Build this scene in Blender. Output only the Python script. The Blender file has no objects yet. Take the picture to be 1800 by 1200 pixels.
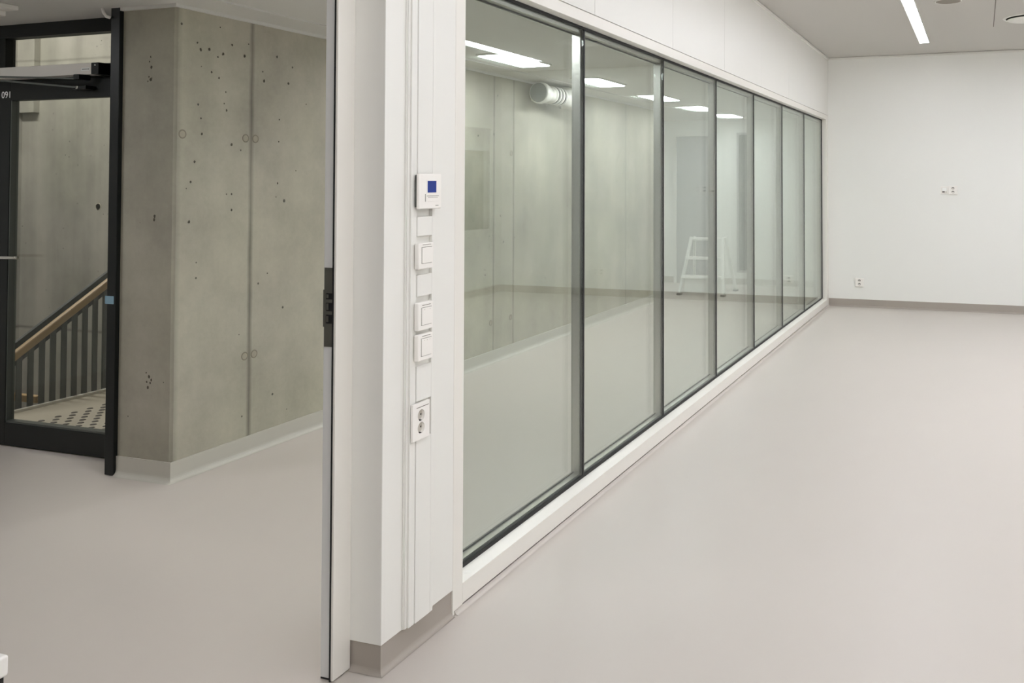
import bpy, bmesh, math, random
from mathutils import Vector, Matrix
random.seed(4)
S = bpy.context.scene
COL = S.collection

# ------------------------------------------------------------ helpers
def link(name, bm, m=None, parent=None, smooth=False, bevel=0, seg=2):
    me = bpy.data.meshes.new(name)
    bmesh.ops.recalc_face_normals(bm, faces=bm.faces)
    bm.to_mesh(me); bm.free()
    o = bpy.data.objects.new(name, me); COL.objects.link(o)
    if m: me.materials.append(m)
    if parent:
        o.parent = parent
        o.matrix_parent_inverse = Matrix.Translation(-Vector(parent.location))
    if smooth:
        for p in me.polygons: p.use_smooth = True
    if bevel:
        b = o.modifiers.new('bevel', 'BEVEL'); b.width = bevel; b.segments = seg
        b.limit_method = 'ANGLE'; b.angle_limit = math.radians(40)
        b.harden_normals = False
    return o

def bx(bm, x0, x1, y0, y1, z0, z1):
    vs = [bm.verts.new((x, y, z)) for x in (x0, x1) for y in (y0, y1) for z in (z0, z1)]
    for f in ((0,1,3,2),(4,6,7,5),(0,4,5,1),(2,3,7,6),(0,2,6,4),(1,5,7,3)):
        bm.faces.new([vs[i] for i in f])
    return vs

def boxes(lst):
    bm = bmesh.new()
    for b in lst: bx(bm, *b)
    return bm

def box(name, b, m, parent=None, bevel=0, seg=2):
    return link(name, boxes([b]), m, parent, bevel=bevel, seg=seg)

def lathe(bm, prof, c, axis='Z', n=40):
    """prof: list of (r, h); revolve about axis through c"""
    rings = []
    for r, h in prof:
        ring = []
        for i in range(n):
            a = 2*math.pi*i/n
            u, v = r*math.cos(a), r*math.sin(a)
            if axis == 'Z': p = (u, v, h)
            elif axis == 'X': p = (h, u, v)
            else: p = (u, h, v)
            ring.append(bm.verts.new((c[0]+p[0], c[1]+p[1], c[2]+p[2])))
        rings.append(ring)
    for a, b in zip(rings, rings[1:]):
        for i in range(n):
            bm.faces.new((a[i], a[(i+1) % n], b[(i+1) % n], b[i]))
    for ring, (r, h) in ((rings[0], prof[0]), (rings[-1], prof[-1])):
        if r > 1e-5: bm.faces.new(ring)
    bmesh.ops.remove_doubles(bm, verts=bm.verts, dist=1e-6)
    return bm

def tube(bm, pts, r, n=12):
    pts = [Vector(p) for p in pts]; rings = []
    for i, p in enumerate(pts):
        d = (pts[min(i+1, len(pts)-1)] - pts[max(i-1, 0)]).normalized()
        ref = Vector((0, 0, 1)) if abs(d.z) < .9 else Vector((1, 0, 0))
        u = d.cross(ref).normalized(); v = d.cross(u)
        rings.append([bm.verts.new(p + r*(math.cos(2*math.pi*k/n)*u + math.sin(2*math.pi*k/n)*v)) for k in range(n)])
    for a, b in zip(rings, rings[1:]):
        for k in range(n): bm.faces.new((a[k], a[(k+1) % n], b[(k+1) % n], b[k]))
    bm.faces.new(rings[0]); bm.faces.new(rings[-1])
    return bm

def prism(bm, poly, axis, h0, h1):
    """extrude 2D poly along axis between h0 and h1"""
    def P(u, v, h): return {'X': (h, u, v), 'Y': (u, h, v), 'Z': (u, v, h)}[axis]
    a = [bm.verts.new(P(u, v, h0)) for u, v in poly]
    b = [bm.verts.new(P(u, v, h1)) for u, v in poly]
    bm.faces.new(a); bm.faces.new(b)
    n = len(poly)
    for i in range(n): bm.faces.new((a[i], a[(i+1) % n], b[(i+1) % n], b[i]))
    return bm

def beam(bm, p, q, w, t):
    """rectangular bar from p to q; w = width along X, t = thickness across"""
    p, q = Vector(p), Vector(q); d = (q-p).normalized()
    u = Vector((1, 0, 0)) if abs(d.x) < .9 else Vector((0, 1, 0))
    u = (u - d*u.dot(d)).normalized(); v = d.cross(u)
    c = [(-1,-1),(1,-1),(1,1),(-1,1)]
    a = [bm.verts.new(p + u*w/2*s + v*t/2*r) for s, r in c]
    b = [bm.verts.new(q + u*w/2*s + v*t/2*r) for s, r in c]
    bm.faces.new(a); bm.faces.new(b)
    for i in range(4): bm.faces.new((a[i], a[(i+1) % 4], b[(i+1) % 4], b[i]))
    return bm

def empty(name, loc):
    o = bpy.data.objects.new(name, None); COL.objects.link(o)
    o.location = loc; o.empty_display_size = .05
    return o

def tag(o, label, cat, group=None):
    o['label'] = label; o['category'] = cat
    if group: o['group'] = group
    return o

def struct(o, label=None):
    o['kind'] = 'structure'
    if label: o['label'] = label
    return o

def copy_thing(root, off, label, group=None):
    r = root.copy(); COL.objects.link(r)
    r.location = Vector(root.location) + Vector(off); r['label'] = label
    if group: r['group'] = group
    for ch in list(root.children):
        c = ch.copy(); COL.objects.link(c); c.parent = r
        c.matrix_parent_inverse = ch.matrix_parent_inverse.copy()
        for g in list(ch.children):
            d = g.copy(); COL.objects.link(d); d.parent = c
            d.matrix_parent_inverse = g.matrix_parent_inverse.copy()
    return r

# ------------------------------------------------------------ materials
def srgb(r, g, b):
    f = lambda c: (c/255/12.92) if c <= 10 else ((c/255+.055)/1.055)**2.4
    return (f(r), f(g), f(b), 1)

def mat(name, col, rough=.5, metal=0, spec=.5, bump=0, bscale=200, emit=None, es=1, var=0, vscale=3, coat=0):
    m = bpy.data.materials.new(name); m.use_nodes = True
    nt = m.node_tree; N = nt.nodes; L = nt.links; p = N['Principled BSDF']
    p.inputs['Base Color'].default_value = col
    p.inputs['Roughness'].default_value = rough
    p.inputs['Metallic'].default_value = metal
    p.inputs['Specular IOR Level'].default_value = spec
    p.inputs['Coat Weight'].default_value = coat
    if emit:
        p.inputs['Emission Color'].default_value = emit
        p.inputs['Emission Strength'].default_value = es
    tc = N.new('ShaderNodeTexCoord')
    if var:
        n = N.new('ShaderNodeTexNoise'); n.inputs['Scale'].default_value = vscale; n.inputs['Detail'].default_value = 4
        r = N.new('ShaderNodeMapRange'); r.inputs[3].default_value = 1-var; r.inputs[4].default_value = 1+var
        mx = N.new('ShaderNodeMix'); mx.data_type = 'RGBA'; mx.blend_type = 'MULTIPLY'; mx.inputs[0].default_value = 1
        L.new(tc.outputs['Object'], n.inputs['Vector']); L.new(n.outputs[0], r.inputs[0])
        mx.inputs[6].default_value = col; L.new(r.outputs[0], mx.inputs[7]); L.new(mx.outputs[2], p.inputs['Base Color'])
    if bump:
        n = N.new('ShaderNodeTexNoise'); n.inputs['Scale'].default_value = bscale; n.inputs['Detail'].default_value = 3
        b = N.new('ShaderNodeBump'); b.inputs['Strength'].default_value = bump; b.inputs['Distance'].default_value = .002
        L.new(tc.outputs['Object'], n.inputs['Vector']); L.new(n.outputs[0], b.inputs['Height']); L.new(b.outputs[0], p.inputs['Normal'])
    return m

def glass_mat(name, tint, refl=1.0):
    """architectural sheet glass: tinted see-through plus Fresnel mirror, computed with the two-sided angle"""
    m = bpy.data.materials.new(name); m.use_nodes = True
    nt = m.node_tree; N = nt.nodes; L = nt.links; N.clear()
    out = N.new('ShaderNodeOutputMaterial'); mix = N.new('ShaderNodeMixShader')
    tr = N.new('ShaderNodeBsdfTransparent'); gl = N.new('ShaderNodeBsdfGlossy')
    tr.inputs[0].default_value = tint; gl.inputs['Roughness'].default_value = 0.0
    gl.inputs['Color'].default_value = (.93, .97, .94, 1)
    g = N.new('ShaderNodeNewGeometry')
    dot = N.new('ShaderNodeVectorMath'); dot.operation = 'DOT_PRODUCT'
    L.new(g.outputs['Normal'], dot.inputs[0]); L.new(g.outputs['Incoming'], dot.inputs[1])
    def M(op, a, b):
        n = N.new('ShaderNodeMath'); n.operation = op
        for i, v in enumerate((a, b)):
            if v is None: continue
            if isinstance(v, (int, float)): n.inputs[i].default_value = v
            else: L.new(v, n.inputs[i])
        return n.outputs[0]
    c = M('ABSOLUTE', dot.outputs['Value'], None)
    k = M('POWER', M('SUBTRACT', 1.0, c), 5.0)
    fac = M('MINIMUM', M('MULTIPLY', M('ADD', M('MULTIPLY', k, .96), .04), refl), 1.0)
    L.new(fac, mix.inputs[0]); L.new(tr.outputs[0], mix.inputs[1]); L.new(gl.outputs[0], mix.inputs[2])
    L.new(mix.outputs[0], out.inputs[0])
    return m

def concrete(name, base, joints_y=(), joints_z=(), joints_x=(), streak=.12):
    m = bpy.data.materials.new(name); m.use_nodes = True
    nt = m.node_tree; N = nt.nodes; L = nt.links; p = N['Principled BSDF']
    p.inputs['Roughness'].default_value = .62; p.inputs['Specular IOR Level'].default_value = .35
    tc = N.new('ShaderNodeTexCoord'); sep = N.new('ShaderNodeSeparateXYZ'); L.new(tc.outputs['Object'], sep.inputs[0])
    def M(op, a, b=None, c=None, clamp=False):
        n = N.new('ShaderNodeMath'); n.operation = op; n.use_clamp = clamp
        for i, v in enumerate((a, b, c)):
            if v is None: continue
            if isinstance(v, (int, float)): n.inputs[i].default_value = v
            else: L.new(v, n.inputs[i])
        return n.outputs[0]
    def noise(scale, detail, vec=None, rough=.5):
        n = N.new('ShaderNodeTexNoise'); n.inputs['Scale'].default_value = scale
        n.inputs['Detail'].default_value = detail; n.inputs['Roughness'].default_value = rough
        L.new(vec or tc.outputs['Object'], n.inputs['Vector']); return n.outputs[0]
    mp = N.new('ShaderNodeMapping'); mp.inputs['Scale'].default_value = (5, 5, .35); L.new(tc.outputs['Object'], mp.inputs[0])
    cl = noise(1.3, 6, rough=.62); st = noise(1.0, 4, mp.outputs[0]); fine = noise(38, 5, rough=.7)
    v = M('ADD', 1.0, M('MULTIPLY', M('SUBTRACT', cl, .5), 1.15))
    v = M('ADD', v, M('MULTIPLY', M('SUBTRACT', st, .5), streak*2.4))
    v = M('ADD', v, M('MULTIPLY', M('SUBTRACT', fine, .5), .16))
    # air holes
    def holes(scale, thr, gate):
        vo = N.new('ShaderNodeTexVoronoi'); vo.inputs['Scale'].default_value = scale; L.new(tc.outputs['Object'], vo.inputs['Vector'])
        sel = N.new('ShaderNodeSeparateColor'); L.new(vo.outputs['Color'], sel.inputs[0])
        near = M('LESS_THAN', vo.outputs['Distance'], M('MULTIPLY', sel.outputs[1], thr))
        on = M('GREATER_THAN', sel.outputs[0], gate)
        return M('MULTIPLY', near, on)
    clump = M('GREATER_THAN', noise(1.1, 2), .47)
    hole = M('MAXIMUM', M('MULTIPLY', holes(17, .2, .80), clump), holes(7, .045, .7))
    v = M('MULTIPLY', v, M('SUBTRACT', 1.0, M('MULTIPLY', hole, .72)))
    # formwork joints: a narrow stained groove
    wob = M('MULTIPLY', M('SUBTRACT', noise(6, 3), .5), .012)
    jsum = None
    for coord, lst in ((sep.outputs[1], joints_y), (sep.outputs[2], joints_z), (sep.outputs[0], joints_x)):
        for j, w, s in lst:
            d = M('ABSOLUTE', M('ADD', M('SUBTRACT', coord, j), wob))
            k = M('MULTIPLY', M('SUBTRACT', 1.0, M('DIVIDE', d, w), clamp=True), s)
            jsum = k if jsum is None else M('MAXIMUM', jsum, k)
    if jsum is not None:
        v = M('MULTIPLY', v, M('SUBTRACT', 1.0, M('MULTIPLY', jsum, M('ADD', .25, M('MULTIPLY', noise(4, 4), .55)))))
    hue = N.new('ShaderNodeMix'); hue.data_type = 'RGBA'; L.new(noise(.9, 3), hue.inputs[0])
    hue.inputs[6].default_value = (base[0]*.97, base[1]*1.02, base[2]*.93, 1)
    hue.inputs[7].default_value = (base[0]*1.03, base[1]*.99, base[2]*1.06, 1)
    mx = N.new('ShaderNodeMix'); mx.data_type = 'RGBA'; mx.blend_type = 'MULTIPLY'; mx.inputs[0].default_value = 1
    L.new(hue.outputs[2], mx.inputs[6]); L.new(v, mx.inputs[7]); L.new(mx.outputs[2], p.inputs['Base Color'])
    b = N.new('ShaderNodeBump'); b.inputs['Strength'].default_value = .5; b.inputs['Distance'].default_value = .004
    h = M('SUBTRACT', M('MULTIPLY', fine, .25), hole)
    if jsum is not None: h = M('SUBTRACT', h, M('MULTIPLY', jsum, .8))
    L.new(h, b.inputs['Height']); L.new(b.outputs[0], p.inputs['Normal'])
    return m

WALL = mat('white_wall_paint', srgb(240, 240, 236), .55, spec=.3, bump=.04, bscale=350)
PANEL = mat('white_lacquered_panel', srgb(236, 235, 230), .38, spec=.4)
FRAMEW = mat('white_steel_frame', srgb(236, 233, 226), .32, spec=.5)
STRIPW = mat('pale_grey_steel', srgb(226, 226, 225), .35, spec=.5)
FLOOR = mat('vinyl_floor', srgb(201, 194, 187), .42, spec=.5, var=.018, vscale=1.2, bump=.02, bscale=500)
FLOORCORR = mat('corridor_vinyl', srgb(206, 197, 189), .35, spec=.45, var=.02, vscale=1.2)
BASE = mat('grey_vinyl_baseboard', srgb(170, 162, 153), .5, spec=.3, var=.02, vscale=5)
PLINTH = mat('pale_plinth_vinyl', srgb(196, 192, 182), .45, spec=.3)
CEIL = mat('white_ceiling_tile', srgb(202, 199, 194), .7, spec=.2, var=.01, vscale=.8)
CEILC = mat('corridor_ceiling_tile', srgb(214, 213, 209), .6, spec=.3)
LINE = mat('dark_joint_line', srgb(105, 98, 90), .8)
BLACKG = mat('black_rubber_gasket', srgb(18, 17, 19), .6)
BLACK = mat('black_powder_coat', srgb(15, 18, 17), .4, spec=.35)
DKMETAL = mat('dark_grey_metal', srgb(92, 95, 91), .35, metal=.35)
SILVER = mat('brushed_aluminium', srgb(196, 196, 190), .28, metal=1.0, bump=.08, bscale=60)
CHROME = mat('polished_steel', srgb(215, 214, 208), .16, metal=1.0)
STEEL = mat('satin_steel_strike', srgb(128, 128, 122), .38, metal=.85)
PLAST = mat('white_plastic', srgb(246, 243, 238), .35, spec=.5, coat=.1)
PLASTG = mat('grey_white_plastic', srgb(222, 218, 211), .4)
SOCKIN = mat('socket_recess_plastic', srgb(196, 190, 180), .5)
SCREEN = mat('blue_lcd_screen', srgb(34, 52, 120), .15, spec=.6, emit=srgb(34, 52, 120), es=.25)
SHADEMARK = mat('dark_shade_and_marks', srgb(40, 38, 36), .6)
WOOD = mat('oak_handrail', srgb(182, 152, 108), .45, var=.12, vscale=9)
BAL = mat('dark_grey_baluster_paint', srgb(84, 87, 84), .5)
STAIRF = mat('beige_landing_floor', srgb(196, 187, 170), .55, var=.03, vscale=4)
STUD = mat('dark_tactile_stud', srgb(95, 88, 82), .5)
WHITEP = mat('painted_number', srgb(236, 238, 236), .5, emit=None)
TAPE = mat('light_blue_tape', srgb(132, 164, 182), .6)
STOOLM = mat('white_stool_plastic', srgb(232, 232, 228), .4)
RUBBER = mat('black_rubber_foot', srgb(30, 28, 26), .7)
SPK = mat('white_speaker_plastic', srgb(222, 220, 212), .3, coat=.3)
SPKG = mat('grey_speaker_grille', srgb(118, 121, 114), .55)
DOORG = mat('grey_door_leaf', srgb(172, 173, 172), .5, var=.02)
NIGHT = mat('dark_window_glass', srgb(60, 66, 62), .05, spec=.6)
LED = mat('led_diffuser_warm', (1, 1, 1, 1), .5, emit=(1.0, 1.02, 1.09, 1), es=11.5)
LEDB = mat('led_diffuser_bright', (1, 1, 1, 1), .5, emit=(1.0, 1.02, 1.09, 1), es=26)
LEDN = mat('led_diffuser_near', (1, 1, 1, 1), .5, emit=(1.0, 1.02, 1.09, 1), es=13.5)
LEDC = mat('led_diffuser_corridor', (1, 1, 1, 1), .5, emit=(1.0, 1.02, 1.05, 1), es=17)
GLASS = glass_mat('green_tinted_glass', (.944, .959, .951, 1), .95)
GLASS2 = glass_mat('clear_door_glass', (.96, .975, .965, 1), .8)
CONC = concrete('board_cast_concrete', srgb(176, 171, 156),
                joints_y=((3.925, .022, .95), (6.53, .02, .8), (6.86, .02, .8), (9.44, .02, .7), (3.44, .03, .45)))
CONCS = concrete('stairwell_concrete', srgb(160, 157, 148), joints_z=((.02, .022, .85), (2.72, .02, .5)), streak=.3)

# ------------------------------------------------------------ dimensions
G = -1.735           # room face of the glazed wall
XR, YF, YB = 2.62, 10.753, -2.6
HC, HK = 2.99, 2.395  # ceilings: room, corridor
XC, YC = -3.84, 3.43  # concrete corner

# ------------------------------------------------------------ shell
struct(box('floor', (-1.86, XR+.1, YB-.1, YF+.1, -.12, 0), FLOOR))
fc = struct(box('floor_corridor', (-7.2, -1.86, YB-.1, 12.7, -.12, 0), FLOORCORR))
# cut-out for the stairwell is simply the part of the slab not built: slab in two boxes
bpy.data.objects.remove(fc)
struct(link('floor_corridor', boxes([(-6.6, -1.86, YB-.1, 3.62, -.12, 0), (-5.0, -1.86, 3.62, 12.7, -.12, 0)]), FLOORCORR))
struct(box('ceiling', (G-.02, XR+.1, YB-.1, YF+.1, HC, HC+.1), CEIL))
struct(link('ceiling_corridor', boxes([(-6.6, G-.16, YB-.1, 3.655, HK, HK+.1), (-4.2, G-.16, 3.655, 10.4, HK, HK+.1), (-5.0, G-.16, 10.4, 12.7, HK, HK+.1)]), CEILC))
w = struct(box('wall_far', (G-.12, XR+.1, YF, YF+.12, 0, HC), WALL))
struct(box('wall_right', (XR, XR+.12, YB, YF, 0, HC), WALL))
struct(box('wall_back', (-6.6, XR+.1, YB-.12, YB, 0, HC), WALL))
struct(box('wall_corridor_left', (-6.72, -6.6, YB, 3.6, 0, HK), WALL))
struct(box('wall_corridor_end', (-5.0, G-.12, 12.5, 12.62, 0, HK), WALL))
struct(box('wall_lobby_left', (-5.0, -4.9, 10.4, 12.5, 0, HK), WALL))
struct(box('wall_lobby_right', (G-.17, G-.12, 10.72, 12.5, 0, HC), WALL))
# partition: pilaster, wall before the doorway, header over the doorway
struct(link('wall_partition', boxes([
    (G-.17, G, 2.302, 2.6895, .089, HC),
    (G-.14, G-.03, YB, 1.10, 0, HC),
    (G-.14, G-.03, 1.10, 2.302, 2.22, HC)]), PANEL, bevel=.002))
# grey vinyl strips, coved at the floor
def coved(name, p0, p1, nrm, h=.088, m=BASE, r=.018, t=.0):
    p0, p1, nrm = Vector(p0), Vector(p1), Vector(nrm)
    prof = [(t, h), (t+.003, h), (t+.003, r)]
    for i in range(1, 6):
        a = math.pi/2*i/6
        prof.append((t+.003+r*(1-math.cos(a)), r*(1-math.sin(a))))
    prof += [(t+.003+r, .0006), (t, .0006)]
    bm = bmesh.new()
    a = [bm.verts.new(p0+nrm*u+Vector((0, 0, v))) for u, v in prof]
    b = [bm.verts.new(p1+nrm*u+Vector((0, 0, v))) for u, v in prof]
    for i in range(len(prof)): bm.faces.new((a[i], a[(i+1) % len(prof)], b[(i+1) % len(prof)], b[i]))
    bm.faces.new(a); bm.faces.new(b)
    return link(name, bm, m)
def pil_base():
    prof = [(-.006, .0895), (-.006, .018)]
    for i in range(1, 6):
        a = math.pi/2*i/6; prof.append((-.006+.018*(1-math.cos(a)), .018*(1-math.sin(a))))
    prof.append((.012, .0006))
    bm = bmesh.new(); rows = []
    for u, v in prof:   # path: left end -> corner -> right end, mitred
        rows.append([bm.verts.new((G-.17, 2.302-u, v)), bm.verts.new((G+u, 2.302-u, v)), bm.verts.new((G+u, 2.690, v))])
    for a, b in zip(rows, rows[1:]):
        for i in range(2): bm.faces.new((a[i], a[i+1], b[i+1], b[i]))
    # core
    bx(bm, G-.17, G-.0065, 2.3085, 2.690, 0, .0893)
    return link('baseboard_pilaster', bm, BASE)
struct(pil_base())
struct(coved('baseboard_far', (G, YF, 0), (XR, YF, 0), (0, -1, 0), .092))
struct(coved('baseboard_right', (XR, YB, 0), (XR, YF, 0), (-1, 0, 0), .092))
struct(coved('baseboard_corridor_end', (-4.9, 12.5, 0), (G-.17, 12.5, 0), (0, -1, 0), .09, PLINTH))
# plinth of the concrete wall, turning the corner
def conc_plinth():
    prof = [(.0, .098), (.008, .098), (.008, .03)]
    for i in range(1, 6):
        a = math.pi/2*i/6; prof.append((.008+.03*(1-math.cos(a)), .03*(1-math.sin(a))))
    prof.append((.038, .0006))
    bm = bmesh.new(); rows = []
    for u, v in prof:
        rows.append([bm.verts.new((-4.195, YC-u, v)), bm.verts.new((XC+u, YC-u, v)), bm.verts.new((XC+u, 10.4, v))])
    for a, b in zip(rows, rows[1:]):
        for i in range(2): bm.faces.new((a[i], a[i+1], b[i+1], b[i]))
    return link('baseboard_concrete', bm, PLINTH)
struct(conc_plinth())

# concrete wall (chamfered corner)
c = .012
poly = [(-4.195, YC), (XC-c, YC), (XC, YC+c), (XC, 10.4), (-4.195, 10.4)]
cw = struct(link('wall_concrete', prism(bmesh.new(), poly, 'Z', 0, HK), CONC), 'raw concrete wall with formwork joints and a sharp corner')
def tie(y, z, x=XC):
    bm = bmesh.new()
    lathe(bm, [(.017, -.004), (.017, .0015), (.0215, .0022), (.0235, .0005), (.0235, -.004)], (x, y, z), 'X', 24)
    o = link('tie_hole', bm, mat_rim, cw, smooth=True)
    bm = bmesh.new(); lathe(bm, [(.0, .0008), (.0175, .0008), (.0175, -.003)], (x, y, z), 'X', 24)
    link('plug', bm, mat_plug, o)
mat_rim = mat('tie_hole_rim', srgb(136, 130, 116), .8)
mat_plug = mat('concrete_plug', srgb(164, 157, 140), .7, var=.1, vscale=40)
for y, z in ((3.885, 1.737), (3.955, 1.737), (3.895, .54), (3.962, .54), (3.475, 1.74), (6.49, .33), (6.82, .33), (6.82, 1.74)): tie(y, z)
# air holes in the cast faces (x or y along the face, height)
LH = [(-4.007, 2.134), (-4.014, 2.111), (-4.002, 2.082), (-4.017, 2.033), (-4.005, 2.018), (-3.998, 2.026), (-4.024, 2.01), (-3.966, 1.323), (-3.969, 1.306), (-4.008, 0.532), (-3.989, 0.513), (-4.004, 0.486), (-3.981, 0.482), (-3.996, 0.458), (-3.974, 0.497)]
RH = [(3.703, 2.322), (3.559, 2.218), (3.784, 2.239), (3.898, 2.259), (3.634, 2.193), (3.69, 2.161), (3.724, 2.181), (3.871, 2.189), (3.651, 2.075), (3.699, 2.05), (3.745, 1.979), (3.735, 1.916), (3.751, 1.881), (3.586, 1.827), (3.594, 1.747), (3.55, 1.601), (3.527, 1.496), (4.109, 2.217), (4.003, 2.119), (4.013, 2.068), (4.2, 2.072), (4.132, 1.857), (4.129, 1.728), (3.851, 1.67), (3.788, 1.699), (4.112, 1.41), (4.124, 1.488), (3.757, 1.431), (3.792, 1.431), (3.793, 1.345), (4.346, 1.963), (3.58, 2.185), (3.52, 1.292), (4.053, 0.978), (4.267, 1.562)]
def pits(pts, face):
    bm = bmesh.new()
    for i, (u, z) in enumerate(pts):
        r0 = random.uniform(.0032, .0075); n = 9
        loop = [(u + r0*random.uniform(.7, 1.2)*math.cos(2*math.pi*k/n), z + 1.25*r0*random.uniform(.7, 1.2)*math.sin(2*math.pi*k/n)) for k in range(n)]
        if face == 'Y': prism(bm, loop, 'Y', YC-.0008, YC+.002)
        else: prism(bm, loop, 'X', XC-.002, XC+.0008)
    return bm
link('air_holes', pits(LH, 'Y'), mat('dark_pore', srgb(78, 74, 64), .9), cw)
link('air_holes', pits(RH, 'X'), bpy.data.materials['dark_pore'], cw)
# concrete wall: pale edge strip of the corridor ceiling
struct(link('trim_1', boxes([(-3.565, -3.55, YC-1.2, 10.4, HK-.008, HK), (XC, XC+.02, YC, 10.4, HK-.016, HK), (-4.2, XC+.02, YC-.02, YC, HK-.016, HK)]), CEILC))
struct(link('trim_2', boxes([(G, XR, YF-.014, YF, HC-.028, HC-.006), (G, G+.014, 2.8, YF, HC-.028, HC-.006)]), PANEL))
# ceiling tile joints
struct(link('trim_3', boxes([(.135, .141, 3, 9.07, HC-.001, HC), (1.15, 1.154, 3, 10.7, HC-.001, HC)]), LINE))

# ------------------------------------------------------------ glazed partition
M0, MP = 3.871, 1.1236
YE = 10.617
frame_boxes = [
    (G-.14, G, 2.690, 2.752, 0, HC),                 # post at the pilaster, flush
    (G-.14, G, YE+.006, YF, 0, 2.289),               # end post
    (G-.14, G, 2.752, YE+.006, 2.236, 2.289),        # head member
]
glz = struct(empty('window_1', (G, 2.752, 0)), 'long interior glass wall of seven tall greenish panes')
link('window_frame', boxes(frame_boxes), FRAMEW, glz, bevel=.0015)
# sill with sloping top and a panel down to the floor
sp = [(G-.14, .018), (G, .018), (G, .088), (G-.052, .100), (G-.14, .100)]
link('sill', prism(bmesh.new(), sp, 'Y', 2.752, YE+.006), FRAMEW, glz, bevel=.001)
# dark slot and coved vinyl at foot of the sill
link('shadow_gap', boxes([(G-.14, G-.003, 2.752, YE, .0152, .018)]), LINE, glz)
struct(coved('baseboard_glazing', (G-.03, 2.70, 0), (G-.03, YF, 0), (1, 0, 0), .0148, FLOOR, r=.0148, t=.03))
link('perimeter_gasket', boxes([
    (G-.066, G-.052, 2.752, YE, .100, .114), (G-.066, G-.052, 2.752, YE, 2.224, 2.238),
    (G-.066, G-.052, 2.752, 2.766, .1, 2.236), (G-.066, G-.052, YE-.02, YE+.006, .1, 2.236)]), BLACKG, glz)
link('inner_profile', boxes([
    (G-.115, G-.068, 2.754, YE, .1001, .120), (G-.115, G-.068, 2.754, YE, 2.205, 2.2358),
    (G-.115, G-.068, 2.754, 2.775, .12, 2.205), (G-.115, G-.068, YE-.02, YE, .12, 2.205)]), SILVER, glz)
link('inner_gasket', boxes([
    (G-.107, G-.100, 2.775, YE-.02, .1205, .126), (G-.107, G-.100, 2.775, YE-.02, 2.199, 2.2045)]), BLACKG, glz)
ys = [2.766] + [M0+MP*i for i in range(6)] + [YE-.02]
for i in range(7):
    a = ys[i] + (.007 if i else 0); b = ys[i+1] - (.007 if i < 6 else 0)
    link('pane', boxes([(G-.064, G-.055, a, b, .114, 2.224)]), GLASS, glz)
    link('rear_pane', boxes([(G-.107, G-.100, a+.012, b-.012, .127, 2.198)]), GLASS, glz)
    if i < 6:
        y = ys[i+1]
        link('joint_gasket', boxes([(G-.066, G-.053, y-.0068, y+.0068, .114, 2.224)]), BLACKG, glz)
        link('mullion', boxes([(G-.114, G-.069, y-.011, y+.011, .1205, 2.2045)]), SILVER, glz, bevel=.0015)
# panels over the glazing
seams = [2.752] + [3.875+1.1365*i for i in range(6)] + [YF]
fas = struct(empty('wall_header', (G, 2.752, 2.29)), 'white fascia panels above the glass wall')
link('backing', boxes([(G-.16, G-.014, 2.752, YF, 2.2895, HC)]), LINE, fas)
for a, b in zip(seams, seams[1:]):
    link('fascia_panel', boxes([(G-.0138, G, a+.0015, b-.0015, 2.2925, HC)]), PANEL, fas, bevel=.001)

# ------------------------------------------------------------ near doorway steel frame
dr = struct(empty('door_1', (-1.87, 2.26, 0)), 'white steel door frame beside the pilaster, opening to the corridor')
XJ = -1.856
link('door_frame', boxes([
    (XJ, G-.012-.1, 2.224, 2.302, .004, 2.26)]), FRAMEW, dr, bevel=.002)
link('rebate_strip', boxes([(-1.899, XJ-.0042, 2.232, 2.40, .006, 2.25)]), STRIPW, dr, bevel=.002)
link('seal', boxes([(XJ-.004, XJ+.0002, 2.2225, 2.30, .002, 2.25)]), BLACKG, dr)
link('foot_gap', boxes([(-1.899, XJ, 2.2335, 2.30, .0005, .006)]), BLACKG, dr)
link('header', boxes([(-1.899, G-.02, 1.10, 2.224, 2.16, 2.225)]), FRAMEW, dr, bevel=.002)
link('far_jamb', boxes([(-1.899, G-.025, 1.06, 1.10, .004, 2.225)]), FRAMEW, dr, bevel=.002)
# strike plate with three pockets, face at y=2.232
sk = link('strike_plate', boxes([
    (-1.8945, -1.8605, 2.229, 2.2318, 1.17, 1.237), (-1.8945, -1.8605, 2.229, 2.2318, .998, 1.058),
    (-1.8985, -1.8885, 2.229, 2.2318, 1.058, 1.17)]+[
    (-1.8885, -1.8605, 2.229, 2.2318, z, z+.010) for z in (1.058, 1.095, 1.131, 1.160)]), STEEL, dr)
for z in (1.068, 1.105, 1.141):
    h = .027 if z < 1.14 else .019
    o = link('latch_pocket', boxes([(-1.8885, -1.8605, 2.2312, 2.2319, z, z+h)]), BLACKG, sk)
    link('adjuster', boxes([(-1.8875, -1.880, 2.2295, 2.2312, z+.004, z+h-.004)]), STEEL, o)
for z in (1.24+.02, .99-.35): pass

# ------------------------------------------------------------ trunking and devices on the pilaster
TF = G+.018
tr_ = tag(empty('cable_trunking', (TF, 2.49, .09)), 'tall white cable trunking running up the pilaster between door frame and glass wall', 'cable trunking')
link('channel', boxes([
    (G, G+.006, 2.402, 2.562, .0905, HC), (G+.006, G+.010, 2.405, 2.416, .0905, HC), (G+.006, TF-.002, 2.416, 2.4455, .0905, HC),
    (G+.006, TF-.001, 2.530, 2.545, .0905, HC)]), PANEL, tr_, bevel=.0015)
covers = [(.0905, .672), (.792, .905), (.941, .942), (1.028, 1.029), (1.128, 1.198), (1.322, 1.385), (1.525, HC)]
for a, b in covers:
    if b-a > .01:
        link('cover', boxes([(G+.006, TF, 2.448, 2.5285, a, b)]), PANEL, tr_, bevel=.002)

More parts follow.
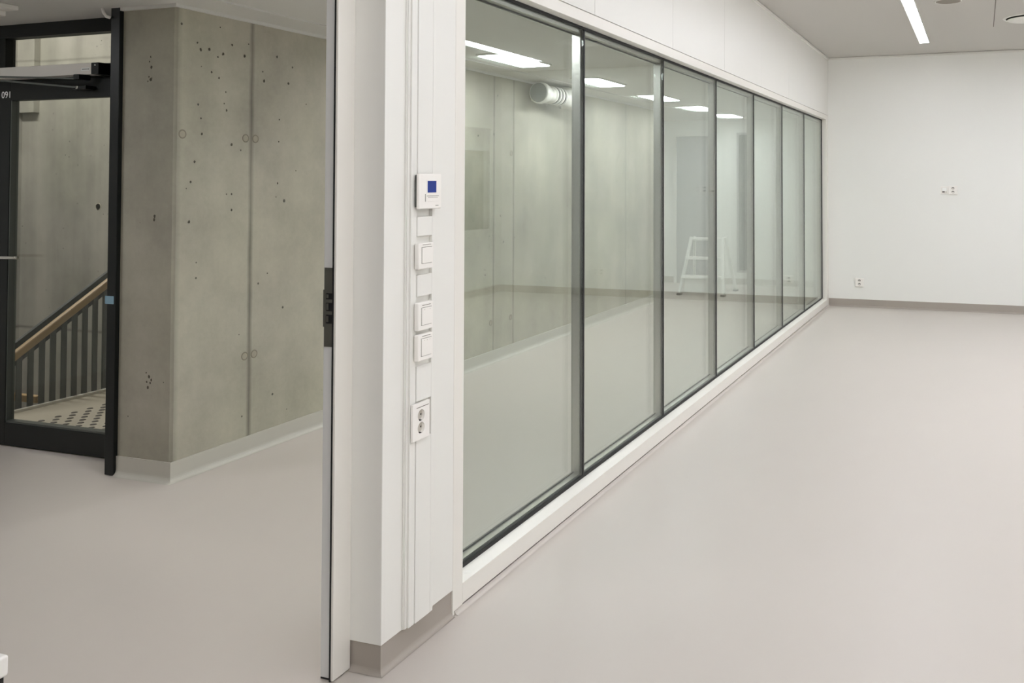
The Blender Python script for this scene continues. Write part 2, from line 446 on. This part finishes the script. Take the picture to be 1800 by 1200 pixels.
def switch(name, z0, z1, ry0, ry1, rz0, rz1, label, marks, split=False):
    X = -1.700
    e = tag(empty(name, (TF, 2.471, z0)), label, 'light switch', 'light switches on the trunking')
    link('frame', boxes([(TF+.0003, X, 2.430, 2.513, z0, z1)]), PLAST, e, bevel=.004, seg=3)
    link('rocker_gap', boxes([(X-.002, X+.0004, ry0-.0012, ry1+.0012, rz0-.0012, rz1+.0012)]), LINE, e)
    link('rocker', boxes([(X-.002, X+.0022, ry0, ry1, rz0, rz1)]), PLAST, e, bevel=.001)
    link('label_slot', boxes([(X-.002, X+.0005, ry0+.004, ry1-.004, rz1+.0075, rz1+.009)]), LINE, e)
    for y in marks:
        link('mark', boxes([(X+.0018, X+.0025, y, y+.003, rz1-.007, rz1-.005)]), SOCKIN, e)
    return e
switch('light_switch', 1.217, 1.301, 2.4475, 2.501, 1.236, 1.287, 'white light switch, topmost of the three switches, below the thermostat', ())
switch('light_switch', 1.021, 1.110, 2.4475, 2.501, 1.038, 1.093, 'middle white light switch, directly above the lowest switch', (2.460, 2.490))
switch('light_switch', .924, 1.0085, 2.4475, 2.501, .939, .994, 'lowest white light switch, nearest above the double socket', (2.460, 2.475, 2.490))

th = tag(empty('thermostat', (TF, 2.49, 1.41)), 'white room thermostat with a blue screen high on the pilaster trunking', 'thermostat')
X = -1.698
link('back_plate', boxes([(TF, TF+.008, 2.430, 2.548, 1.416, 1.520)]), DKMETAL, th, bevel=.003)
link('housing', boxes([(TF+.008, X, 2.427, 2.552, 1.410, 1.525)]), PLAST, th, bevel=.004, seg=3)
link('bezel', boxes([(X-.001, X+.0012, 2.468, 2.524, 1.459, 1.505)]), PLAST, th, bevel=.0005)
link('screen', boxes([(X, X+.0017, 2.4715, 2.520, 1.463, 1.501)]), SCREEN, th)
link('flap', boxes([(X-.001, X+.0014, 2.462, 2.536, 1.435, 1.4585)]), PLAST, th, bevel=.0005)
link('flap_seam', boxes([(X-.001, X+.0006, 2.4605, 2.462, 1.434, 1.4585), (X, X+.0018, 2.468, 2.534, 1.4515, 1.453), (X, X+.0017, 2.474, 2.528, 1.4465, 1.4475)]), LINE, th)
link('printed_mark', boxes([(X-.0005, X+.0005, 2.518, 2.534, 1.4195, 1.4212)]), LINE, th)

ds = tag(empty('double_socket', (TF, 2.47, .672)), 'white double power socket low on the trunking above the baseboard', 'power socket')
X = -1.709
# plate with two round recesses (grid of quads with circular holes)
def plate_with_holes(name, X, Xb, y0, y1, z0, z1, holes, r, m, parent, depth=.012):
    bm = bmesh.new()
    n = 28
    zs = [z0]+[(holes[i][1]+holes[i+1][1])/2 for i in range(len(holes)-1)]+[z1]
    for k, (cy, cz) in enumerate(holes):
        a, b = zs[k], zs[k+1]
        outer, inner, back = [], [], []
        for i in range(n):
            t = 2*math.pi*i/n; u, v = math.cos(t), math.sin(t)
            s = min((y1-cy)/u if u > 1e-9 else (y0-cy)/u if u < -1e-9 else 9, (b-cz)/v if v > 1e-9 else (a-cz)/v if v < -1e-9 else 9)
            outer.append(bm.verts.new((X, cy+u*s, cz+v*s)))
            inner.append(bm.verts.new((X, cy+u*r, cz+v*r)))
            back.append(bm.verts.new((X-depth, cy+u*r*.94, cz+v*r*.94)))
        for i in range(n):
            j = (i+1) % n
            bm.faces.new((outer[i], outer[j], inner[j], inner[i]))
            bm.faces.new((inner[i], inner[j], back[j], back[i]))
        for (py, pz) in ((y0, a), (y1, a), (y1, b), (y0, b)):   # fill corners
            near = sorted(range(n), key=lambda i: (outer[i].co.y-py)**2+(outer[i].co.z-pz)**2)[:2]
            if ((outer[near[0]].co.y-py)**2+(outer[near[0]].co.z-pz)**2) > 1e-10 and abs(near[0]-near[1]) in (1, n-1):
                q = bm.verts.new((X, py, pz)); bm.faces.new((outer[near[0]], outer[near[1]], q))
    for f in ((y0, y0), (y1, y1)):
        vs = [bm.verts.new(p) for p in ((X, f[0], z0), (X, f[0], z1), (Xb, f[0], z1), (Xb, f[0], z0))]; bm.faces.new(vs)
    for z in (z0, z1):
        vs = [bm.verts.new(p) for p in ((X, y0, z), (X, y1, z), (Xb, y1, z), (Xb, y0, z))]; bm.faces.new(vs)
    return link(name, bm, m, parent)
pl = plate_with_holes('plate', X, TF+.0003, 2.418, 2.508, .672, .789, [(2.463, .7085), (2.463, .7485)], .0185, PLAST, ds, .010)
for z in (.7485, .7085):
    bm = bmesh.new(); lathe(bm, [(0, 0), (.018, 0), (.018, -.001)], (X-.0095, 2.463, z), 'X', 28)
    o = link('outlet', bm, SOCKIN, ds)
    link('pin_hole', boxes([(X-.0094, X-.0088, 2.463-.0125, 2.463-.0075, z-.0025, z+.0025), (X-.0094, X-.0088, 2.463+.0075, 2.463+.0125, z-.0025, z+.0025)]), BLACKG, o)
    link('earth_clip', boxes([(X-.0094, X-.002, 2.463-.004, 2.463+.004, z-.0175, z-.0150)]), BLACKG, o)
link('label_slot', boxes([(X-.0005, X+.0006, 2.438, 2.502, .7745, .7762)]), LINE, ds)

# ------------------------------------------------------------ sockets on the far wall
def wall_socket(x, z, label, s=.05):
    e = tag(empty('wall_socket', (x, YF, z-s)), label, 'power socket', 'power sockets on the far wall')
    Y = YF-.020
    link('plate', boxes([(x-s, x+s, Y, YF, z-s, z+s)]), PLAST, e, bevel=.003)
    link('insert', boxes([(x-s*.62, x+s*.62, Y-.004, Y, z-s*.86, z+s*.86)]), PLAST, e, bevel=.001)
    for dz in (-.021, .021):
        bm = bmesh.new(); lathe(bm, [(0, 0), (.017, 0), (.017, .0008), (0, .0008)], (x, Y-.0048, z+dz), 'Y', 24)
        o = link('outlet', bm, PLASTG, e)
        bm = bmesh.new()
        n = 10
        arc = [(.0165*math.cos(math.pi*(.08+.84*i/n)), .0165*math.sin(math.pi*(.08+.84*i/n))) for i in range(n+1)]
        arc2 = [(a*.62, b*.5) for a, b in reversed(arc)]
        prism(bm, [(x+a, z+dz+b-.003) for a, b in arc+arc2], 'Y', Y-.0056, Y-.0048)
        link('recess_shade', bm, SHADEMARK, o)  # dark crescent paints the shade inside the recessed outlet
    return e
wall_socket(-1.367, .293, 'white wall socket low on the far wall above the grey baseboard')
wall_socket(-.293, 1.393, 'white wall socket on the far wall, right beside the small sensor plate')
sn = tag(empty('sensor_plate', (-.385, YF, 1.34)), 'white sensor plate with bright window left of the upper wall socket', 'wall sensor')
link('plate', boxes([(-.432, -.344, YF-.011, YF, 1.350, 1.436)]), PLAST, sn, bevel=.003)
link('inner_frame', boxes([(-.418, -.358, YF-.015, YF-.011, 1.362, 1.424)]), PLASTG, sn, bevel=.001)
link('window', boxes([(-.414, -.362, YF-.018, YF-.015, 1.384, 1.421)]), mat('bright_white_insert', srgb(252, 252, 250), .3), sn, bevel=.001)
link('lens', boxes([(-.412, -.385, YF-.017, YF-.015, 1.368, 1.380)]), BLACKG, sn)
wall_socket(1.12, .309, 'white wall socket low on the far wall, seen only mirrored in the glass')

# ------------------------------------------------------------ ceiling of the room
def linear(x0, x1, y0, y1, z, m, name, label, group, body=.004):
    e = tag(empty(name, ((x0+x1)/2, (y0+y1)/2, z-body)), label, 'ceiling light', group)
    link('rim', boxes([(x0-.008, x0, y0-.008, y1+.008, z-body, z), (x1, x1+.008, y0-.008, y1+.008, z-body, z),
                       (x0, x1, y0-.008, y0, z-body, z), (x0, x1, y1, y1+.008, z-body, z)]), PANEL, e)
    link('diffuser', boxes([(x0, x1, y0, y1, z-body+.001, z)]), m, e)
    return e
linear(-.60, -.505, 3.6, 9.88, HC, LED, 'linear_ceiling_light', 'long recessed white linear ceiling light near the far wall', 'linear lights')
linear(-.60, -.505, -1.8, 2.9, HC, LEDN, 'linear_ceiling_light', 'unseen linear ceiling light added to the row over the doorway side', 'linear lights')  # out of view, added to brighten the pilaster and near floor
linear(1.55, 1.645, 3.6, 9.88, HC, LEDB, 'linear_ceiling_light', 'long linear ceiling light in the right row, mirrored in the glass', 'linear lights')
linear(1.55, 1.645, -1.8, 2.9, HC, LEDN, 'linear_ceiling_light', 'unseen linear ceiling light added to the right row behind the camera', 'linear lights')  # out of view, added for more light at the near end
d1 = tag(empty('ceiling_speaker', (-.235, 7.66, HC)), 'small round grey disc in the ceiling right of the linear light', 'ceiling speaker')
bm = bmesh.new(); lathe(bm, [(.101, 0), (.101, -.005), (.106, -.005), (.11, 0)], (-.235, 7.655, HC), 'Z', 48); link('ring', bm, PANEL, d1, smooth=True)
bm = bmesh.new(); lathe(bm, [(0, -.0045), (.101, -.0045), (.101, 0)], (-.235, 7.655, HC), 'Z', 48); link('grille', bm, mat('grey_disc_grille', srgb(150, 143, 132), .7, bump=.3, bscale=900), d1)
d2 = tag(empty('ceiling_diffuser', (.44, 8.68, HC)), 'white round air diffuser in the ceiling at the right picture edge', 'air diffuser')
bm = bmesh.new(); lathe(bm, [(.0, -.028), (.12, -.028), (.185, -.020), (.19, -.014), (.12, -.012), (.12, 0)], (.44, 8.68, HC), 'Z', 56); link('disc', bm, PANEL, d2, smooth=True)
bm = bmesh.new(); lathe(bm, [(.2, 0), (.2, -.004), (.225, -.003), (.228, 0)], (.44, 8.68, HC), 'Z', 56); link('ring', bm, PANEL, d2)

# right wall window (seen mirrored)
wn = struct(empty('window_2', (XR, 9.4, 1.5)), 'window in the right wall, seen mirrored in the glass')
link('window_frame', boxes([(XR-.03, XR, 8.2, 8.28, .8, 2.28), (XR-.03, XR, 10.42, 10.52, .8, 2.28), (XR-.03, XR, 8.28, 10.42, .8, .87),
    (XR-.03, XR, 8.28, 10.42, 2.2, 2.28)]), PANEL, wn, bevel=.002)
link('glass', boxes([(XR-.012, XR-.002, 8.28, 10.42, .87, 2.2)]), NIGHT, wn)
link('blind', boxes([(XR-.022, XR-.014, 8.29, 10.41, 1.9, 2.2)]), DOORG, wn)

# ------------------------------------------------------------ corridor: lights, siren, stool, far door
cl = tag(empty('corridor_ceiling_light', (-3.2, 6.0, HK)), 'bright rectangular corridor ceiling light nearest behind the glass, by the siren', 'ceiling light', 'corridor ceiling lights')
link('housing', boxes([(-3.36, -3.10, 5.46, 6.12, HK-.012, HK)]), PANEL, cl)
link('diffuser', boxes([(-3.345, -3.115, 5.475, 6.105, HK-.018, HK-.012)]), LEDC, cl)
for ox, oy, lab in ((0, 1.52, 'corridor ceiling light, second in the row behind the glass wall, beyond the siren'),
        (0, 3.1, 'corridor ceiling light seen through the third glass pane from the pilaster'),
        (0, 4.55, 'corridor ceiling light at the end of the concrete wall, before the lobby one'), (0, 5.85, 'farthest corridor ceiling light, in the lobby above the step stool'),
        (.75, -3.0, 'unseen ceiling light added inside the near doorway to brighten the concrete'),  # unseen panel, added to light the right face of the concrete
        (-1.9, -3.6, 'unseen ceiling light added before the black stairwell door to brighten the floor')):  # unseen panel, added to lift the dark left part of the corridor
    copy_thing(cl, (ox, oy, 0), lab)

sr = tag(empty('warning_siren', (XC, 7.38, 2.3)), 'white double-ended sound projector mounted high on the concrete wall behind the glass', 'siren')
cx_, cz_ = XC+.14, 2.285
bm = bmesh.new(); lathe(bm, [(.0, -.33), (.088, -.33), (.097, -.32), (.097, -.28), (.080, -.20), (.062, -.175), (.062, -.17)], (cx_, 7.38, cz_), 'Y', 40); link('bell', bm, SPK, sr, smooth=True)
bm = bmesh.new(); lathe(bm, [(.0, -.336), (.080, -.336), (.086, -.329)], (cx_, 7.38, cz_), 'Y', 40); link('grille', bm, SPKG, sr)
bm = bmesh.new(); lathe(bm, [(.062, -.17), (.066, -.11), (.080, -.10), (.080, -.085), (.05, -.075), (.05, -.06), (.085, -.05), (.085, -.03), (.06, -.02), (.06, .0), (.085, .01), (.085, .035), (.066, .045), (.066, .08), (.08, .09), (.08, .11), (.06, .12)], (cx_, 7.38, cz_), 'Y', 40); link('ribbed_body', bm, SPK, sr)
bm = bmesh.new(); lathe(bm, [(.06, .12), (.075, .14), (.098, .17), (.108, .27), (.106, .30), (.095, .31), (0, .31)], (cx_, 7.38, cz_), 'Y', 40); link('rear_bell', bm, SPK, sr, smooth=True)
for y in (7.20, 7.47):
    link('bracket', boxes([(XC, cx_, y-.015, y+.015, cz_-.012, cz_+.012), (XC, XC+.006, y-.03, y+.03, cz_-.06, cz_+.06)]), SPK, sr)
    bm = bmesh.new(); lathe(bm, [(0, -.012), (.012, -.012), (.012, .012), (0, .012)], (cx_, y, cz_-.1), 'Z', 16); link('screw_knob', bm, CHROME, sr)

for yy in (-.068, -.010, .060):
    bm = bmesh.new(); lathe(bm, [(.060, yy-.006), (.081, yy-.006), (.081, yy+.006), (.060, yy+.006)], (cx_, 7.38, cz_), 'Y', 40); link('gap_shade_ring', bm, SHADEMARK, sr)  # dark rings put the shade between the ribs into colour

# step stool
st = tag(empty('step_stool', (-3.47, 11.3, 0)), 'white three-step stool standing in the lobby behind the glass wall', 'step stool')
def rail(sx):
    bm = bmesh.new()
    xt, xb = (-3.47+sx*.218, -3.47+sx*.300)
    beam(bm, (xb, 11.15, .02), (xt, 11.42, .745), .035, .05)
    beam(bm, (xb, 11.78, .02), (xt, 11.56, .745), .035, .04)
    return bm
for sx in (-1, 1):
    link('side_frame', rail(sx), STOOLM, st, bevel=.004)
for k, (z, y) in enumerate(((.25, 11.24), (.49, 11.34), (.735, 11.48))):
    hw = .300-.082*z/.745
    t = link('step', boxes([(-3.47-hw, -3.47+hw, y-.09, y+.09, z-.03, z)]), STOOLM, st, bevel=.006)
    link('tread_mat', boxes([(-3.47-hw+.03, -3.47+hw-.03, y-.07, y+.07, z, z+.002)]), PLASTG, t)
link('kick_panel', boxes([(-3.74, -3.20, 11.27, 11.28, .03, .22)]), STOOLM, st)
for sx in (-1, 1):
    for y in (11.15, 11.78):
        link('foot', boxes([(-3.47+sx*.300-.03, -3.47+sx*.300+.03, y-.035, y+.035, 0, .025)]), RUBBER, st, bevel=.004)

d3 = struct(empty('door_3', (-3.99, 12.5, 0)), 'plain grey door at the end of the lobby behind the step stool')
link('door_frame', boxes([(-4.30, -4.26, 12.46, 12.5, 0, 2.2), (-3.73, -3.69, 12.46, 12.5, 0, 2.2), (-4.26, -3.73, 12.46, 12.5, 2.16, 2.2)]), PANEL, d3)
link('door_leaf', boxes([(-4.258, -3.732, 12.475, 12.5, .006, 2.158)]), DOORG, d3)
w3 = struct(empty('window_3', (-3.22, 12.5, 1.2)), 'narrow tall dark window at the end of the lobby')
link('glass', boxes([(-3.31, -3.13, 12.48, 12.5, .21, 2.17)]), NIGHT, w3)
link('window_frame', boxes([(-3.34, -3.31, 12.47, 12.5, .18, 2.2), (-3.13, -3.10, 12.47, 12.5, .18, 2.2), (-3.31, -3.13, 12.47, 12.5, .18, .21), (-3.31, -3.13, 12.47, 12.5, 2.17, 2.2)]), DOORG, w3)

# ------------------------------------------------------------ black glazed door to the stairwell (plane y = 3.6)
YD = 3.60
dd = struct(empty('door_2', (-4.9, YD, 0)), 'black framed glass door to the stairwell beside the concrete corner')
link('door_frame', boxes([
    (-4.256, -4.196, 3.408, 3.66, .002, 2.40), (-5.48, -5.42, YD-.02, 3.66, 0, HK),
    (-5.42, -4.256, YD-.01, 3.66, 2.32, HK),     # top member
    (-5.42, -4.256, YD-.01, 3.66, 2.075, 2.145)]), BLACK, dd, bevel=.002)
lf = link('door_leaf', boxes([
    (-5.415, -5.262, YD, 3.65, .006, 2.072), (-4.485, -4.262, YD, 3.65, .006, 2.072),
    (-5.262, -4.485, YD, 3.65, .006, .132), (-5.262, -4.485, YD, 3.65, 1.962, 2.072)]), BLACK, dd, bevel=.002)
link('glazing_bead', boxes([(-5.262, -5.254, YD+.004, 3.646, .132, 1.962), (-5.262, -4.485, YD+.004, 3.646, .132, .142)]), DKMETAL, lf)
link('glass_pane', boxes([(-5.262, -4.485, YD+.02, YD+.028, .132, 1.962)]), GLASS2, lf)
link('transom_pane', boxes([(-5.42, -4.256, YD+.02, YD+.028, 2.145, 2.32)]), GLASS2, dd)
link('transom_stile', boxes([(-5.42, -5.305, YD-.002, 3.655, 2.145, 2.32), (-4.482, -4.256, YD-.002, 3.655, 2.145, 2.32)]), BLACK, dd)
# lever handle
bm = bmesh.new(); tube(bm, [(-5.345, YD-.001, 1.068), (-5.345, YD-.05, 1.068)], .009)
tube(bm, [(-5.352, YD-.05, 1.066), (-5.29, YD-.052, 1.069), (-5.20, YD-.052, 1.071), (-5.135, YD-.05, 1.072), (-5.118, YD-.045, 1.072)], .0095)
hd = link('handle', bm, CHROME, lf, smooth=True)
bm = bmesh.new(); lathe(bm, [(0, 0), (.026, 0), (.026, -.009), (0, -.009)], (-5.345, YD, 1.068), 'Y', 28); link('rosette', bm, CHROME, hd)
# number 091
def text(name, body, size, loc, m, parent, rot=(math.pi/2, 0, 0)):
    cu = bpy.data.curves.new(name, 'FONT'); cu.body = body; cu.size = size; cu.extrude = .0004; cu.align_x = 'RIGHT'
    t = bpy.data.objects.new(name, cu); COL.objects.link(t)
    dg = bpy.context.evaluated_depsgraph_get(); me = bpy.data.meshes.new_from_object(t.evaluated_get(dg))
    bpy.data.objects.remove(t)
    o = bpy.data.objects.new(name, me); COL.objects.link(o); me.materials.clear(); me.materials.append(m)
    R_ = Matrix.Rotation(rot[0], 4, 'X'); me.transform(Matrix.Translation(loc) @ R_)
    o.parent = parent; o.matrix_parent_inverse = Matrix.Translation(-Vector(parent.location))
    return o
text('door_number', '091', .054, (-5.252, YD-.0008, 1.978), WHITEP, dd)

# closer: silver body, black end, arms
dc = tag(empty('door_closer', (-4.95, YD-.03, 2.07)), 'long silver door closer with folded arms across the black door head', 'door closer')
link('body', boxes([(-5.44, -4.542, YD-.075, YD-.0105, 2.078, 2.140)]), mat('anodised_aluminium', srgb(222, 217, 210), .45, metal=.1), dc, bevel=.002)
link('end_cap', boxes([(-4.542, -4.488, YD-.075, YD-.0105, 2.078, 2.140)]), BLACK, dc, bevel=.002)
lb = link('label_plate', boxes([(-4.612, -4.550, YD-.0765, YD-.075, 2.098, 2.114)]), WHITEP, dc)
link('label_print', boxes([(-4.605+i*.009, -4.600+i*.009, YD-.077, YD-.0765, 2.103, 2.109) for i in range(6)]), LINE, lb)
bm = bmesh.new(); lathe(bm, [(0, 0), (.004, 0), (.004, -.003), (0, -.003)], (-4.512, YD-.075, 2.126), 'Y', 12); link('indicator', bm, WHITEP, dc)
bm = bmesh.new(); beam(bm, (-5.30, YD-.13, 2.088), (-4.62, YD-.085, 2.055), .020, .010); link('upper_arm', bm, DKMETAL, dc, bevel=.002)
bm = bmesh.new(); beam(bm, (-5.30, YD-.13, 2.074), (-4.66, YD-.055, 2.012), .018, .010); link('lower_arm', bm, DKMETAL, dc, bevel=.002)
bm = bmesh.new(); lathe(bm, [(0, .012), (.014, .012), (.014, -.02), (0, -.02)], (-5.30, YD-.13, 2.082), 'Z', 16); link('elbow', bm, CHROME, dc)
link('arm_shoe', boxes([(-4.70, -4.60, YD-.06, YD-.001, 2.000, 2.022)]), BLACK, dc, bevel=.003)
link('shoe_clip', boxes([(-4.668, -4.652, YD-.064, YD-.06, 2.003, 2.018)]), CHROME, dc)
link('spindle', boxes([(-4.64, -4.60, YD-.10, YD-.03, 2.050, 2.078)]), BLACK, dc, bevel=.003)

tag(box('blue_tape', (-4.266, -4.208, 3.4055, 3.4078, .872, .912), TAPE), 'small scrap of light blue tape stuck on the black door post', 'tape')
hk = bmesh.new(); tube(hk, [(-4.30, 3.395, HK), (-4.29, 3.395, HK-.025), (-4.27, 3.395, HK-.045), (-4.25, 3.395, HK-.05)], .008)
tag(link('ceiling_cable_clip', hk, PLAST, smooth=True), 'tiny white curved clip at the ceiling above the black door frame', 'clip')
sd = tag(empty('smoke_detector', (-4.72, 3.15, HK)), 'white detector box under the corridor ceiling at the top left', 'detector')
link('base', boxes([(-4.84, -4.64, 3.05, 3.21, HK-.025, HK)]), PLAST, sd, bevel=.006)
link('head', boxes([(-4.84, -4.70, 3.07, 3.19, HK-.055, HK-.025)]), PLAST, sd, bevel=.006)
bm = bmesh.new(); lathe(bm, [(0, 0), (.006, 0), (.006, -.003), (0, -.003)], (-4.735, 3.069, HK-.04), 'Y', 12); link('indicator', bm, SHADEMARK, sd)

# low white table at the lower left
tb = tag(empty('side_table', (-2.3, 1.2, 0)), 'corner of a white low table with black frame at the lower left edge', 'table')
link('tabletop', boxes([(-2.62, -2.050, 1.27, 1.422, .405, .452)]), PLAST, tb, bevel=.007, seg=4)
link('apron', boxes([(-2.60, -2.056, 1.28, 1.414, .380, .4045)]), RUBBER, tb)
for x in (-2.60, -2.11):
    for y in (1.29, 1.375):
        link('leg', boxes([(x, x+.025, y, y+.025, 0, .380)]), RUBBER, tb)

# ------------------------------------------------------------ stairwell
struct(box('floor_landing', (-5.95, -4.25, 3.665, 6.4, -.14, 0), STAIRF))
struct(box('trim_4', (-5.965, -5.935, 3.665, 6.4, -.14, .016), FRAMEW))
sw = struct(box('wall_stairwell', (-12.6, -4.2, 6.5, 6.62, -3, 4.6), CONCS), 'raw concrete back wall of the stairwell')
struct(box('wall_stairwell_left', (-12.6, -12.48, 3.66, 6.5, -3, 4.6), CONCS))
struct(link('wall_stairwell_front', boxes([(-12.6, -5.48, 3.66, 3.72, -3, 4.6), (-5.48, -4.2, 3.66, 3.72, HK, 4.6)]), CONCS))
struct(box('wall_stairwell_right', (-4.22, -4.20, 3.72, 6.5, -.2, 4.6), CONCS))
struct(box('ceiling_stairwell', (-12.6, -4.2, 3.66, 6.6, 4.6, 4.7), CEILC))
struct(box('floor_stairwell', (-12.6, -5.95, 3.66, 6.6, -3.1, -3), STAIRF))
struct(link('trim_5', boxes([(-9.9, -9.32, 6.38, 6.4999, -3, 4.6), (-9.32, -9.08, 6.44, 6.4999, 2.2, 4.6)]), CONCS))
for x, z in ((-8.05, 2.75), (-8.25, 1.25)):
    bm = bmesh.new(); lathe(bm, [(0, 0), (.03, 0), (.03, -.003), (.035, -.002), (.037, 0)], (x, 6.5, z), 'Y', 20); link('tie_hole', bm, mat_plug, sw)
# tactile studs
bm0 = None
rows = 0
for k in range(13):
    for j in range(-3, 15):
        cx2 = -5.585+.055*k; cy_ = 4.043+.107*j-.055*k
        if cy_ > 4.75 or cy_ < 3.78+.055*k*0: continue
        if bm0 is None:
            b = bmesh.new(); lathe(b, [(0, .004), (.015, .004), (.0195, 0)], (0, 0, .0), 'Z', 16)
            bm0 = link('tactile_stud', b, STUD); o = bm0
        else:
            o = bm0.copy(); COL.objects.link(o)
        o.location = (cx2, cy_, 0)
        tag(o, 'round dark tactile stud on the beige landing behind the glass door', 'tactile stud', 'tactile studs on the landing')

# railing of the descending flight, plane x = -6.1
def hz(y): return .345+(y-4.191)*.625
rl = tag(empty('stair_railing', (-6.1, 4.6, -.6)), 'stair railing with flat dark balusters and pale wooden handrail behind the glass door', 'railing')
bm = bmesh.new(); beam(bm, (-6.1, 3.75, hz(3.75)-.03), (-6.1, 5.7, hz(5.7)-.03), .045, .052); link('handrail', bm, WOOD, rl, bevel=.012, seg=3)
y = 3.80; i = 0
while y < 5.65:
    link('baluster', boxes([(-6.106, -6.094, y-.018, y+.018, hz(y)-1.15, hz(y)-.05)]), BAL, rl)
    y += .0765
bm = bmesh.new(); beam(bm, (-6.1, 3.75, hz(3.75)-1.15), (-6.1, 5.7, hz(5.7)-1.15), .03, .06); link('bottom_rail', bm, BAL, rl)
# second railing / stringer farther left
rb = tag(empty('stair_stringer', (-6.9, 5.0, -.6)), 'dark sloping stringer of the farther stair flight above the wooden handrail', 'stair stringer')
def bz(y): return .25+(y-4.74)*.625
bm = bmesh.new(); prism(bm, [(3.9, bz(3.9)), (6.4, bz(6.4)), (6.4, bz(6.4)-.17), (3.9, bz(3.9)-.17)], 'X', -6.93, -6.90); link('plate', bm, mat('dark_stringer_paint', srgb(58, 60, 57), .5), rb)
# wooden rail of the lower landing glimpsed between the balusters
tag(box('lower_wooden_rail', (-9.6, -6.95, 4.985, 5.03, -.22, -.165), WOOD, bevel=.006), 'pale wooden rail lower down, glimpsed between the balusters', 'handrail')

# ------------------------------------------------------------ added light for the stairwell
def area(name, loc, sx, sy, power, col=(1, .96, .9)):
    l = bpy.data.lights.new(name, 'AREA'); l.shape = 'RECTANGLE'; l.size = sx; l.size_y = sy; l.energy = power; l.color = col
    o = bpy.data.objects.new(name, l); COL.objects.link(o); o.location = loc
    return o
area('stairwell_added_light', (-8.2, 4.9, 4.45), 2.8, .3, 72)  # unseen lamp added above the view to light the back wall, no fixture built

w = bpy.data.worlds.new('world'); S.world = w; w.use_nodes = True
w.node_tree.nodes['Background'].inputs[0].default_value = (.05, .05, .055, 1)
w.node_tree.nodes['Background'].inputs[1].default_value = .3

# ------------------------------------------------------------ camera
cam = bpy.data.cameras.new('camera'); co = bpy.data.objects.new('camera', cam); COL.objects.link(co)
F, CX, CY = 1562.539, 1200.0, 281.16
cam.sensor_width = 36; cam.sensor_fit = 'HORIZONTAL'; cam.lens = F/1800*36
cam.shift_x = (900-CX)/1800; cam.shift_y = (CY-600)/1800
cam.clip_start = .02
right = Vector((.948499398, .316778698, -.000384359504))
down = Vector((-.00787173432, .0223565656, -.999719070))
fwd = Vector((-.316681113, .948235962, .0236987868))
rm = Matrix((right, -down, -fwd)).transposed()
co.matrix_world = Matrix.Translation((0, 0, 1.5)) @ rm.to_4x4()
S.camera = co
S.view_settings.view_transform = 'Standard'; S.view_settings.look = 'None'
S.view_settings.gamma = 1; S.view_settings.use_curve_mapping = False
S.view_settings.exposure = 0.85
S.cycles.max_bounces = 14; S.cycles.transparent_max_bounces = 24; S.cycles.diffuse_bounces = 8
